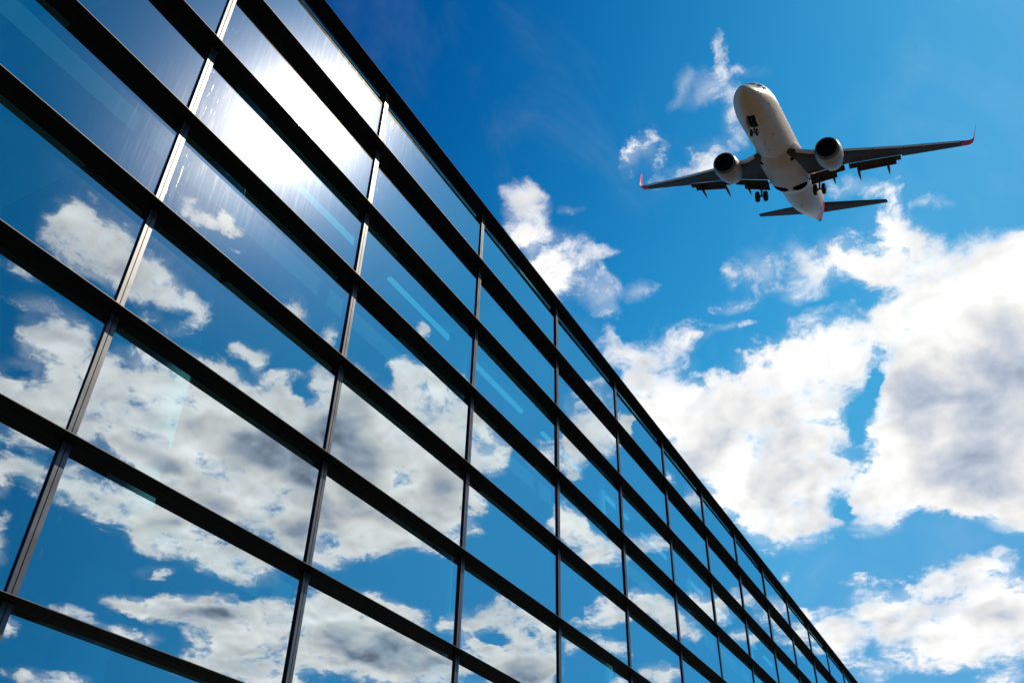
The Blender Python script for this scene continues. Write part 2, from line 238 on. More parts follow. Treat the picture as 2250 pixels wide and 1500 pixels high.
def sky_part(south):
    dens = field(near(CLOUDS, south))
    gaps = field([(*c[:5], 1.3 * c[5] - 0.36) for c in near(CLOUD_GAPS, south)])
    shade = field(near(CLOUD_SHADE, south), 1.35, PSH)
    d = W_.m('MINIMUM', W_.m('SUBTRACT', dens, gaps), 1.45 if not south else 1.12)
    live = W_.smooth(d, 0.0, 0.3)
    t = W_.m('MULTIPLY_ADD', W_.m('SUBTRACT', n_big, 0.5), 4.2, d)
    t = W_.m('MULTIPLY_ADD', W_.m('SUBTRACT', n_fine, 0.5), 0.35 if not south else 0.7, t)
    t = W_.m('MULTIPLY_ADD', W_.m('MINIMUM', shade, 0.8), 0.8, t)
    crisp = W_.smooth(t, 0.25, 1.15)
    soft = W_.smooth(t, -0.15, 1.75)
    edge_mix = W_.smooth(n_wide, 0.38, 0.62, 0.0, 1.0 if not south else 0.7)
    alpha = W_.m('ADD', W_.m('MULTIPLY', crisp, W_.m('SUBTRACT', 1.0, edge_mix)), W_.m('MULTIPLY', soft, edge_mix))
    mist = W_.m('MULTIPLY', W_.smooth(d, 0.0, 0.9), W_.smooth(n_soft, 0.3, 0.75, 0.0, 0.40))
    alpha = W_.m('MAXIMUM', W_.m('MULTIPLY', alpha, live), mist)
    veil = W_.m('MULTIPLY', W_.smooth(n_veil, 0.48, 0.85), W_.m('MULTIPLY_ADD', n_big, 0.14 if not south else 0.05, -0.015))
    alpha = W_.m('MAXIMUM', alpha, veil)
    relief = W_.m('MULTIPLY', W_.m('SUBTRACT', n_soft, n_sun), 0.65 if not south else 1.1)
    fluff = W_.m('MULTIPLY', W_.m('SUBTRACT', n_big, 0.5), 0.45)
    sh = W_.m('MULTIPLY', W_.smooth(shade, 0.0, 1.25), W_.smooth(d, 0.4, 1.0))
    sh = W_.m('MULTIPLY', sh, W_.m('MULTIPLY_ADD', n_soft, 1.5, 0.25))
    lum = W_.m('SUBTRACT', 1.05 if not south else 1.14, W_.m('MULTIPLY', W_.m('MINIMUM', sh, 1.3), 0.5))
    lum = W_.m('ADD', lum, W_.m('SUBTRACT', relief, fluff))
    lum = W_.m('SUBTRACT', lum, W_.m('MULTIPLY', W_.smooth(n_wide, 0.42, 0.72), W_.smooth(t, 0.7, 1.7, 0.0, 0.26 if not south else 0.38)))
    lum = W_.m('MAXIMUM', lum, 0.25)
    k = W_.smooth(lum, 0.35, 0.9)
    tint = W_.mix(k, (0.80, 0.97, 1.26, 1), (1.0, 0.995, 0.99, 1))
    ccol = W_.v('SCALE', tint, scale=W_.m('MULTIPLY', lum, 1.0 / SKY_STRENGTH))
    ccol = W_.v('ADD', ccol, W_.v('SCALE', glowc, scale=0.5))
    sky_c = clear
    if south:      # deeper, polarised blue low in the south
        hor = W_.v('NORMALIZE', W_.v('MULTIPLY', dn, (1.0, 1.0, 0.0)))
        deep = W_.smooth(W_.v('DOT_PRODUCT', hor, (1.0, 0.0, 0.0)), 0.3, 1.0, 0.0, 1.0)
        sky_c = W_.v('ADD', W_.v('MULTIPLY', comb.outputs[0], W_.mix(deep, (0.0, 0.36, 0.52, 1), (0.42, 0.95, 1.08, 1))), glowc)
    col = W_.mix(alpha, sky_c, ccol)
    bg = W_.n('ShaderNodeBackground')
    W_.set(bg.inputs[0], col)
    bg.inputs[1].default_value = SKY_STRENGTH
    return bg.outputs[0]

msh = W_.n('ShaderNodeMixShader')
W_.set(msh.inputs[0], W_.m('LESS_THAN', py_, SPLIT))
W_.set(msh.inputs[1], sky_part(False))
W_.set(msh.inputs[2], sky_part(True))
wo = W_.n('ShaderNodeOutputWorld')
W_.set(wo.inputs[0], msh.outputs[0])

# ---------------------------------------------------------------- helpers
col = sc.collection

class MB:
    """collects vertices and faces for one mesh"""
    def __init__(s): s.v, s.f, s.sm = [], [], []
    def add(s, vs, fs, smooth=False):
        o = len(s.v)
        s.v += [tuple(q) for q in vs]
        for q in fs:
            s.f.append(tuple(i + o for i in q)); s.sm.append(smooth)
    def box(s, x0, x1, y0, y1, z0, z1):
        vs = [(x, y, z) for z in (z0, z1) for y in (y0, y1) for x in (x0, x1)]
        s.add(vs, [(0, 2, 3, 1), (4, 5, 7, 6), (0, 1, 5, 4), (2, 6, 7, 3), (0, 4, 6, 2), (1, 3, 7, 5)])
    def prism_x(s, prof, x0, x1):
        """profile of (y, z) points swept along x"""
        n = len(prof)
        vs = [(x0, y, z) for y, z in prof] + [(x1, y, z) for y, z in prof]
        fs = [(i, (i + 1) % n, n + (i + 1) % n, n + i) for i in range(n)]
        s.add(vs, fs + [tuple(range(n))[::-1], tuple(range(n, 2 * n))])
    def loft(s, rings, cap0=True, cap1=True, smooth=True, closed=True):
        n = len(rings[0]); vs = [p for r in rings for p in r]; fs = []
        m = n if closed else n - 1
        for a in range(len(rings) - 1):
            for i in range(m):
                j = (i + 1) % n
                fs.append((a * n + i, a * n + j, (a + 1) * n + j, (a + 1) * n + i))
        s.add(vs, fs, smooth)
        if cap0: s.add(rings[0], [tuple(range(n))[::-1]])
        if cap1: s.add(rings[-1], [tuple(range(n))])
    def tube(s, p0, p1, r0, r1=None, n=12):
        r1 = r0 if r1 is None else r1
        p0, p1 = Vector(p0), Vector(p1)
        q = (p1 - p0).to_track_quat('Z', 'Y')
        def ring(p, r): return [p + q @ Vector((r * math.cos(2 * math.pi * i / n), r * math.sin(2 * math.pi * i / n), 0)) for i in range(n)]
        s.loft([ring(p0, r0), ring(p1, r1)])
    def lathe(s, prof, axis_o, axis_d, n=48, cap0=False, cap1=False, squash=None):
        """profile of (distance along axis, radius)"""
        q = Vector(axis_d).to_track_quat('Z', 'Y'); o = Vector(axis_o); rings = []
        for a, r in prof:
            rg = []
            for i in range(n):
                t = 2 * math.pi * i / n
                p = o + q @ Vector((r * math.cos(t), r * math.sin(t), a))
                if squash and p.z < o.z: p.z = o.z + (p.z - o.z) * squash
                rg.append(p)
            rings.append(rg)
        s.loft(rings, cap0, cap1)
    def build(s, name, material, parent=None, fix=True):
        me = bpy.data.meshes.new(name)
        me.from_pydata(s.v, [], s.f)
        me.polygons.foreach_set('use_smooth', s.sm)
        import bmesh
        bm = bmesh.new(); bm.from_mesh(me)
        bmesh.ops.remove_doubles(bm, verts=bm.verts, dist=1e-5)
        if fix: bmesh.ops.recalc_face_normals(bm, faces=bm.faces)
        for e in bm.edges:
            if len(e.link_faces) == 2 and e.calc_face_angle(0) > 0.6: e.smooth = False
        bm.to_mesh(me); bm.free()
        me.materials.append(material)
        ob = bpy.data.objects.new(name, me)
        col.objects.link(ob)
        if parent is not None: ob.parent = parent
        return ob

def empty(name, loc, label, cat, group=None):
    o = bpy.data.objects.new(name, None); o.location = loc
    o['label'] = label; o['category'] = cat
    if group: o['group'] = group
    col.objects.link(o)
    return o

def mat(name, base, rough=0.5, metal=0.0, spec=0.5, var=0.0, vscale=3.0, bump=0.0, bscale=20.0, coat=0.0):
    m = bpy.data.materials.new(name); m.use_nodes = True
    N = Net(m.node_tree); b = m.node_tree.nodes['Principled BSDF']
    b.inputs['Roughness'].default_value = rough
    b.inputs['Metallic'].default_value = metal
    b.inputs['Specular IOR Level'].default_value = spec
    b.inputs['Coat Weight'].default_value = coat
    tc = N.n('ShaderNodeTexCoord').outputs['Object']
    base4 = (*base, 1)
    if var:
        f = N.noise(tc, vscale, 6.0, 0.6)
        lo = tuple(c * (1 - var) for c in base) + (1,); hi = tuple(min(1, c * (1 + var)) for c in base) + (1,)
        N.set(b.inputs['Base Color'], N.mix(N.smooth(f, 0.35, 0.65), lo, hi))
        N.set(b.inputs['Roughness'], N.m('MULTIPLY_ADD', f, 0.18, rough - 0.09))
    else:
        b.inputs['Base Color'].default_value = base4
    if bump:
        bp = N.n('ShaderNodeBump'); bp.inputs['Strength'].default_value = bump; bp.inputs['Distance'].default_value = 0.02
        N.set(bp.inputs['Height'], N.noise(tc, bscale, 4.0, 0.6)); N.set(b.inputs['Normal'], bp.outputs[0])
    return m

# ---------------------------------------------------------------- ground
def ground_material():
    m = bpy.data.materials.new("ground_concrete"); m.use_nodes = True
    N = Net(m.node_tree); b = m.node_tree.nodes['Principled BSDF']
    tc = N.n('ShaderNodeTexCoord').outputs['Object']
    f = N.noise(tc, 0.02, 8.0, 0.6); g = N.noise(tc, 1.5, 6.0, 0.7)
    c = N.mix(N.smooth(f, 0.35, 0.65), (0.060, 0.048, 0.036, 1), (0.085, 0.068, 0.05, 1))
    c = N.mix(N.m('MULTIPLY', g, 0.35), c, (0.045, 0.038, 0.03, 1))
    N.set(b.inputs['Base Color'], c); b.inputs['Roughness'].default_value = 0.9
    return m
g = MB(); g.add([(-6000, -6000, 0), (6000, -6000, 0), (6000, 6000, 0), (-6000, 6000, 0)], [(0, 1, 2, 3)])
go = g.build("ground", ground_material()); go['kind'] = 'structure'
pv = MB(); pv.box(-30, 75, -4.2, -0.9, -0.05, 0.13)
po = pv.build("pavement", mat("paving", (0.12, 0.115, 0.10), 0.85, var=0.2, vscale=0.8, bump=0.3)); po['kind'] = 'structure'

# ---------------------------------------------------------------- the glass building
BAY, ROW, TOP = 3.4284, 1.5, 14.58
FIN_D, FIN_T, MUL_W, MUL_D = 0.2, 0.010, 0.0995, 0.029
I0, I1, ROWS = -4, 17, 9           # bays and rows of panes
X0, X1 = I0 * BAY, I1 * BAY
ZB = TOP - ROWS * ROW               # foot of the lowest row

m_fin = mat("black_fin", (0.006, 0.0055, 0.0055), 0.6, 0.0, 0.08, var=0.25, vscale=6.0)
m_lip = mat("bare_lip", (0.16, 0.15, 0.14), 0.5, 0.6, 0.5)
m_mul = mat("anodised_mullion", (0.10, 0.107, 0.118), 0.36, 0.6, 0.5, var=0.12, vscale=2.5)
m_seal = mat("black_gasket", (0.010, 0.009, 0.009), 0.7, 0.0, 0.2)
m_conc = mat("interior_concrete", (0.13, 0.13, 0.125), 0.9, var=0.08, vscale=1.0)
m_col = mat("column_plaster", (0.45, 0.45, 0.44), 0.8)
m_dark = mat("dark_cladding", (0.03, 0.03, 0.032), 0.6, var=0.2)
m_lamp = bpy.data.materials.new("lamp_glow"); m_lamp.use_nodes = True
_b = m_lamp.node_tree.nodes['Principled BSDF']
_b.inputs['Emission Color'].default_value = (0.75, 0.95, 1.0, 1); _b.inputs['Emission Strength'].default_value = 0.55

def glass_material():
    m = bpy.data.materials.new("reflective_glass"); m.use_nodes = True
    N = Net(m.node_tree); nt = m.node_tree
    nt.nodes.clear()
    tc = N.n('ShaderNodeTexCoord').outputs['Object']
    geo = N.n('ShaderNodeNewGeometry')
    # slow waviness of heat-treated panes
    bp = N.n('ShaderNodeBump'); bp.inputs['Strength'].default_value = 0.10; bp.inputs['Distance'].default_value = 0.02
    N.set(bp.inputs['Height'], N.noise(tc, 0.9, 1.0, 0.4))
    mir = N.n('ShaderNodeBsdfGlossy'); mir.inputs['Roughness'].default_value = 0.0
    mir.inputs['Color'].default_value = (0.92, 0.99, 1.0, 1)
    N.set(mir.inputs['Normal'], bp.outputs[0])
    oi = N.n('ShaderNodeObjectInfo')
    N.set(mir.inputs['Color'], N.mix(oi.outputs['Random'], (0.92, 0.99, 1.0, 1), (0.84, 0.93, 0.96, 1)))
    # film of dust, streaked downwards by rain
    mp = N.n('ShaderNodeMapping'); N.set(mp.inputs[0], tc); mp.inputs['Scale'].default_value = (7.0, 1.0, 0.35)
    st = N.noise(mp.outputs[0], 3.0, 6.0, 0.65)
    sp = N.noise(tc, 60.0, 3.0, 0.7)
    dust_f = N.m('MULTIPLY_ADD', N.smooth(st, 0.45, 0.8), 0.015, 0.013)
    dust_f = N.m('MULTIPLY_ADD', N.smooth(sp, 0.66, 0.8), 0.02, dust_f)
    # dried runs down the left edge of each pane
    px = N.n('ShaderNodeSeparateXYZ'); N.set(px.inputs[0], tc)
    mp2 = N.n('ShaderNodeMapping'); N.set(mp2.inputs[0], tc); mp2.inputs['Scale'].default_value = (26.0, 1.0, 1.6)
    info = N.n('ShaderNodeObjectInfo')
    off = N.v('SCALE', (3.1, 0.0, 17.3), scale=info.outputs['Random'])
    run = N.noise(N.v('ADD', mp2.outputs[0], off), 1.6, 5.0, 0.7)
    edge = N.smooth(px.outputs[0], -1.66, -1.25, 1.0, 0.0)
    runs = N.m('MULTIPLY', N.smooth(run, 0.60, 0.70), edge)
    haze1 = N.n('ShaderNodeBsdfGlossy', distribution='BECKMANN'); haze1.inputs['Roughness'].default_value = 0.24
    haze1.inputs['Color'].default_value = (0.9, 0.88, 0.9, 1)
    dif = N.n('ShaderNodeBsdfDiffuse'); dif.inputs['Color'].default_value = (0.5, 0.49, 0.47, 1)
    dmix = N.n('ShaderNodeMixShader'); N.set(dmix.inputs[0], N.m('MAXIMUM', 0.25, N.m('MULTIPLY', runs, 0.9)))
    dust_f = N.m('MAXIMUM', dust_f, N.m('MULTIPLY', runs, 0.6))
    N.set(dmix.inputs[1], haze1.outputs[0]); N.set(dmix.inputs[2], dif.outputs[0])
    refl = N.n('ShaderNodeMixShader'); N.set(refl.inputs[0], dust_f)
    N.set(refl.inputs[1], mir.outputs[0]); N.set(refl.inputs[2], dmix.outputs[0])
    tr = N.n('ShaderNodeBsdfTransparent'); tr.inputs['Color'].default_value = (0.14, 0.75, 0.90, 1)
    fr = N.n('ShaderNodeFresnel'); fr.inputs['IOR'].default_value = 1.5
    fac = N.m('MULTIPLY_ADD', fr.outputs[0], 0.35, 0.62, clamp=True)
    fmix = N.n('ShaderNodeMixShader'); N.set(fmix.inputs[0], fac)
    N.set(fmix.inputs[1], tr.outputs[0]); N.set(fmix.inputs[2], refl.outputs[0])
    clearb = N.n('ShaderNodeBsdfTransparent')
    back = N.n('ShaderNodeMixShader'); N.set(back.inputs[0], geo.outputs['Backfacing'])
    N.set(back.inputs[1], fmix.outputs[0]); N.set(back.inputs[2], clearb.outputs[0])
    # only the coated outer face (turned to the street) mirrors
    nz = N.n('ShaderNodeSeparateXYZ'); N.set(nz.inputs[0], geo.outputs['True Normal'])
    outer = N.m('LESS_THAN', nz.outputs[1], -0.5)
    inner = N.m('MULTIPLY', N.m('SUBTRACT', 1.0, outer), N.m('SUBTRACT', 1.0, geo.outputs['Backfacing']))
    fin = N.n('ShaderNodeMixShader'); N.set(fin.inputs[0], inner)
    N.set(fin.inputs[1], back.outputs[0]); N.set(fin.inputs[2], clearb.outputs[0])
    o = N.n('ShaderNodeOutputMaterial'); N.set(o.inputs[0], fin.outputs[0])
    return m
m_glass = glass_material()

bld = empty("office_building", (0, 0, 0), "long dark glass curtain-wall building with black horizontal fins mirroring the clouds", "building")

def cam_px(p):
    v = Vector(p) - EYE; d = v.dot(FWD)
    if d < 0.1: return None
    return (v.dot(RIGHT) / d * 1926.7 + 1125, 750 - v.dot(UP) / d * 1926.7)

def pane_area(i, j):
    """picture area of a pane, clipped to the frame"""
    tot = 0; n = 6
    for a in range(n):
        for b in range(n):
            q = []
            for (u, w) in ((a, b), (a + 1, b), (a + 1, b + 1), (a, b + 1)):
                c = cam_px(((i + u / n) * BAY, 0, TOP - (j + w / n) * ROW))
                if c is None: break
                q.append(c)
            if len(q) < 4: continue
            cx_, cy_ = sum(p[0] for p in q) / 4, sum(p[1] for p in q) / 4
            if 0 <= cx_ <= 2250 and 0 <= cy_ <= 1500:
                tot += abs(sum(q[k][0] * q[(k + 1) % 4][1] - q[(k + 1) % 4][0] * q[k][1] for k in range(4))) / 2
    return tot

panes = sorted(((pane_area(i, j), i, j) for i in range(I0, I1) for j in range(ROWS)), reverse=True)
far_panes = MB()
for k, (ar, i, j) in enumerate(panes):
    xa, xb = i * BAY + MUL_W - 0.01, (i + 1) * BAY + 0.01
    zt, zb_ = TOP - j * ROW + 0.004, TOP - (j + 1) * ROW + FIN_T - 0.004
    w, h = (xb - xa) / 2, (zt - zb_) / 2
    t1, t2 = random.gauss(0, 0.0022), random.gauss(0, 0.0022)
    if k < 98:
        p = MB(); p.box(-w, w, 0, 0.012, -h, h)
        o = p.build("glass_pane", m_glass, bld)
        o.location = ((xa + xb) / 2, 0.002, (zt + zb_) / 2)
        o.rotation_euler = (t1, 0, t2)
    else:
        far_panes.box(xa, xb, 0.002, 0.014, zb_, zt)
fp = far_panes.build("glass_pane", m_glass, bld); fp['kind'] = 'stuff'

# vertical mullions: two lit strips either side of a dark joint
for i in range(I0, I1 + 1):
    x = i * BAY
    core = MB(); core.box(x + 0.002, x + MUL_W - 0.002, -MUL_D + 0.012, 0.12, ZB - 0.2, TOP + 0.006)
    o = core.build("mullion", m_seal, bld)
    g_ = MUL_W * 0.45
    s1 = MB(); s1.box(x, x + g_ - 0.005, -MUL_D, -MUL_D + 0.011, ZB - 0.2, TOP)
    s1.box(x + g_ + 0.005, x + MUL_W, -MUL_D, -MUL_D + 0.011, ZB - 0.2, TOP)
    s1.build("cover_strip", m_mul, o)

# horizontal fins, one run per floor line, with a joint beside every mullion
for j in range(ROWS + 1):
    z = TOP - j * ROW
    fm = MB(); lp = MB()
    y0, y1 = -FIN_D, 0.10
    prof = [(y0, z + 0.001), (y0 + 0.035, z + 0.0), (y0 + 0.036, z + 0.004), (y0 + 0.044, z + 0.004), (y0 + 0.045, z),
            (y0 + 0.105, z), (y0 + 0.106, z + 0.004), (y0 + 0.116, z + 0.004), (y0 + 0.117, z), (-0.010, z), (y1, z), (y1, z + FIN_T), (y0 + 0.006, z + FIN_T), (y0, z + FIN_T - 0.003)]
    for i in range(I0, I1):
        a = i * BAY + 0.19 if i > I0 else X0 - 0.2
        b = (i + 1) * BAY + 0.1885 if i < I1 - 1 else X1 + 0.25
        fm.prism_x(prof, a, b)
        lp.box(a, b - 0.003, y0 - 0.0015, y0 + 0.004, z + FIN_T - 0.0035, z + FIN_T + 0.002)
    o = fm.build("sun_fin", m_fin, bld)
    if j: lp.build("fin_edge", m_lip, o)

# carcass behind the glass
DEP = 13.0
m = MB(); m.box(X0 + 0.1, X1 - 0.1, 0.13, DEP, TOP - 0.30, TOP + 0.004); m.build("roof", m_dark, bld)
m = MB(); m.box(X0 - 0.1, X0 + 0.09, 0.03, DEP, 0, TOP - 0.004); m.build("end_wall", m_dark, bld)
m = MB(); m.box(X1 + 0.11, X1 + 0.3, 0.03, DEP, 0, TOP - 0.004); m.build("end_wall", m_dark, bld)
m = MB(); m.box(X0 + 0.1, X1 + 0.1, DEP + 0.002, DEP + 0.25, 0, TOP + 0.002); m.build("rear_wall", m_dark, bld)
m = MB(); m.box(X0 + 0.1, X1 + 0.1, -0.03, 0.12, 0, ZB - 0.006); m.build("plinth", m_dark, bld)
for zf in (TOP - 4.5, TOP - 9.0, TOP - 13.45):
    m = MB(); m.box(X0 + 0.1, X1 - 0.1, 0.35, DEP - 0.01, zf - 0.35, zf - 0.02); m.build("floor_slab", m_conc, bld)
m_ceil = mat("ceiling_board", (0.5, 0.5, 0.48), 0.9)
for zc in (TOP - 0.62, TOP - 5.2, TOP - 9.7):
    for k, x in enumerate(range(int(X0) + 1, int(X1) - 6, 7)):
        m = MB(); m.box(x, x + 4.6, 0.9, 6.5, zc, zc + 0.05)
        m.build("ceiling_panel", m_ceil, bld)
    if zc > TOP - 1:
        for k in range(1, 12):             # a row of tube lights under the top ceiling
            x = -0.15 + k * 3.6
            m = MB(); m.box(x, x + 2.45, 2.33, 2.43, zc - 0.07, zc - 0.008)
            m.build("ceiling_light", m_lamp, bld)
for k in range(-1, 7):
    x = k * 2 * BAY + 1.9
    m = MB(); m.lathe([(0, 0.30), (TOP - 0.35, 0.30)], (x, 1.5, 0.02), (0, 0, 1), 32, True, True)
    m.build("column", m_col, bld)

# ---------------------------------------------------------------- the airliner
# Built nose at x = +18, tail towards -x, port wing +y, up +z.
jet = empty("passenger_jet", (0, 0, 0), "white twin-engine passenger jet with red winglets and lowered landing gear flying overhead", "airplane")
RP = ((-0.930192, 0.063548, -0.36153), (0.024225, -0.972126, -0.233202), (-0.366273, -0.225681, 0.902725))
TP = (63.03, -0.89, 57.255 + 14.58)
jet.matrix_world = Matrix([[*RP[i], TP[i]] for i in range(3)] + [[0, 0, 0, 1]])

def paint(name, base, rough, red=None, grime=0.25):
    m = bpy.data.materials.new(name); m.use_nodes = True
    N = Net(m.node_tree); b = m.node_tree.nodes['Principled BSDF']
    tc = N.n('ShaderNodeTexCoord').outputs['Object']
    mp = N.n('ShaderNodeMapping'); N.set(mp.inputs[0], tc); mp.inputs['Scale'].default_value = (0.35, 2.2, 1.6)
    f = N.noise(mp.outputs[0], 1.6, 8.0, 0.65)
    c = N.mix(N.smooth(f, 0.42, 0.75, 0.0, grime), (*base, 1), (base[0] * 0.55, base[1] * 0.5, base[2] * 0.45, 1))
    # skin joints round the barrel and along it
    s = N.n('ShaderNodeSeparateXYZ'); N.set(s.inputs[0], tc)
    fx = N.m('FRACT', N.m('MULTIPLY', s.outputs[0], 0.37))
    ln = N.m('LESS_THAN', fx, 0.012)
    c = N.mix(N.m('MULTIPLY', ln, 0.35), c, (0.12, 0.11, 0.10, 1))
    if red:
        # tail livery: red sweeping down the rear fuselage sides
        edge = N.m('MULTIPLY_ADD', s.outputs[0], -0.11, -2.35)
        k = N.m('GREATER_THAN', s.outputs[2], edge)
        k = N.m('MULTIPLY', k, N.m('LESS_THAN', s.outputs[0], -13.0))
        c = N.mix(k, c, (*red, 1))
    N.set(b.inputs['Base Color'], c)
    b.inputs['Roughness'].default_value = rough
    b.inputs['Specular IOR Level'].default_value = 0.22
    return m

RED = (0.72, 0.012, 0.025)
m_body = paint("fuselage_paint", (0.70, 0.54, 0.385), 0.38, RED)
m_fair = paint("belly_paint", (0.64, 0.49, 0.355), 0.42, None, 0.2)
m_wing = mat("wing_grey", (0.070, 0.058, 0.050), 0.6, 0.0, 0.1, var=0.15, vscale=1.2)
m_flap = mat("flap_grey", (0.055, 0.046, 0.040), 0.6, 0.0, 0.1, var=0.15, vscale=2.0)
m_slat = mat("bare_leading_edge", (0.78, 0.74, 0.68), 0.4, 0.1, 0.5)
m_nac = mat("nacelle_paint", (0.42, 0.34, 0.265), 0.42, 0.0, 0.3, var=0.12, vscale=2.0)
m_lip2 = mat("inlet_lip_metal", (0.16, 0.155, 0.15), 0.4, 0.9, 0.5)
m_duct = mat("dark_inlet", (0.005, 0.005, 0.006), 0.8, 0.0, 0.1)
m_blk = mat("tyre_rubber", (0.015, 0.015, 0.016), 0.8)
m_hub = mat("hub_metal", (0.30, 0.29, 0.27), 0.4, 0.8)
m_str = mat("strut_metal", (0.10, 0.10, 0.10), 0.4, 0.6)
m_bay = mat("bay_dark", (0.004, 0.004, 0.004), 0.95, 0.0, 0.0)
m_red = mat("red_paint", RED, 0.5, 0.0, 0.12)
m_gls = mat("cockpit_glass", (0.02, 0.022, 0.028), 0.08, 0.0, 0.8)

def L(x, y, z): return (18.0 - x, y, z)      # x measured aft of the nose

def lerp_tab(tab, x):
    if x <= tab[0][0]: return tab[0][1]
    for (a, u), (b, w) in zip(tab, tab[1:]):
        if x <= b:
            t = (x - a) / (b - a); return u + (w - u) * t
    return tab[-1][1]
def smooth_tab(tab, x):
    e = 0.35
    return (lerp_tab(tab, x - e) + 2 * lerp_tab(tab, x) + lerp_tab(tab, x + e)) / 4 if x > 0.7 else lerp_tab(tab, x)
T_TOP = [(0, -0.44), (0.06, -0.30), (0.2, -0.16), (0.5, 0.04), (1.0, 0.27), (1.7, 0.55), (2.3, 1.02), (2.9, 1.42), (3.8, 1.74), (5.2, 1.95), (6.5, 2.0), (30, 2.0), (34, 1.72), (37, 1.1), (38.45, 0.62)]
T_BOT = [(0, -0.44), (0.06, -0.58), (0.2, -0.73), (0.5, -0.94), (1.0, -1.18), (2.0, -1.52), (3.2, -1.78), (4.8, -1.95), (6.5, -2.0), (26, -2.0), (28, -1.92), (30.5, -1.58), (33, -1.02), (35.5, -0.42), (37.4, 0.0), (38.45, 0.16)]
T_HW = [(0, 0.0), (0.06, 0.14), (0.2, 0.30), (0.5, 0.54), (1.0, 0.84), (1.8, 1.18), (2.8, 1.48), (4.0, 1.72), (5.5, 1.86), (7, 1.88), (28, 1.88), (30, 1.80), (32.5, 1.52), (35, 1.12), (37, 0.70), (38.0, 0.42), (38.45, 0.28)]

def body_pt(x, t, off=0.0):
    """t = 0 at port side, pi/2 top, -pi/2 keel"""
    zt, zb_, hw = smooth_tab(T_TOP, x), smooth_tab(T_BOT, x), smooth_tab(T_HW, x)
    zc = (zt + zb_) / 2; hh = (zt - zb_) / 2
    zc2 = zc
    return L(x, (hw + off) * math.cos(t), zc2 + (hh + off) * math.sin(t))

fus = MB()
xs = [0.0, 0.03, 0.08, 0.15, 0.25, 0.4, 0.6, 0.8, 1.0] + [1.0 + 0.3 * k for k in range(1, 22)] + [7.6 + 0.8 * k for k in range(0, 39)]
xs = [x for x in xs if x < 38.3] + [38.4]
NR = 72
fus.loft([[body_pt(x, 2 * math.pi * i / NR) for i in range(NR)] for x in xs], True, True)
fo = fus.build("fuselage", m_body, jet)

def patch(mb, x0, x1, t0, t1, off=0.012, n=5, fn=body_pt):
    rows = [[fn(x0 + (x1 - x0) * a / n, t0 + (t1 - t0) * b / n, off) for b in range(n + 1)] for a in range(n + 1)]
    inn = [[fn(x0 + (x1 - x0) * a / n, t0 + (t1 - t0) * b / n, off - 0.03) for b in range(n + 1)] for a in range(n + 1)]
    m1 = n + 1
    vs = [p for r in rows for p in r] + [p for r in inn for p in r]; fs = []
    for a in range(n):
        for b in range(n):
            q = (a * m1 + b, a * m1 + b + 1, (a + 1) * m1 + b + 1, (a + 1) * m1 + b)
            fs.append(q); fs.append(tuple(v + m1 * m1 for v in q[::-1]))
    rim = [b for b in range(n + 1)] + [a * m1 + n for a in range(1, n + 1)] + [n * m1 + b for b in range(n - 1, -1, -1)] + [a * m1 for a in range(n - 1, 0, -1)]
    for u, w in zip(rim, rim[1:] + rim[:1]): fs.append((u, w, w + m1 * m1, u + m1 * m1))
    mb.add(vs, fs)

# cockpit windows: front, side and rear pane each side
for s in (1, -1):
    for (xa, xb, ta, tb) in ((1.72, 2.42, 1.52, 1.02), (1.95, 2.75, 0.97, 0.66), (2.45, 3.15, 0.60, 0.38)):
        w = MB()
        a, b = (ta, tb) if s > 0 else (math.pi - ta, math.pi - tb)
        patch(w, xa, xb, a, b)
        w.build("cockpit_window", m_gls, fo)
    for k in range(28):                        # cabin windows
        w = MB(); xw = 6.6 + k * 0.84; t = 0.26
        a, b = (t - 0.075, t + 0.075) if s > 0 else (math.pi - t - 0.075, math.pi - t + 0.075)
        patch(w, xw, xw + 0.24, a, b, 0.006, 2)
        w.build("cabin_window", m_gls, fo)
    # forward and rear door outlines
    for (xd, wd) in ((4.6, 0.86), (31.2, 0.76)):
        w = MB()
        def arc(t): return t if s > 0 else math.pi - t
        for (xa, xb, ta, tb) in ((xd, xd + 0.035, -0.32, 0.60), (xd + wd, xd + wd + 0.035, -0.32, 0.60), (xd, xd + wd, -0.335, -0.32), (xd, xd + wd, 0.60, 0.615)):
            patch(w, xa, xb, arc(ta), arc(tb), 0.004, 6)
        w.build("door_seam", m_str, fo)

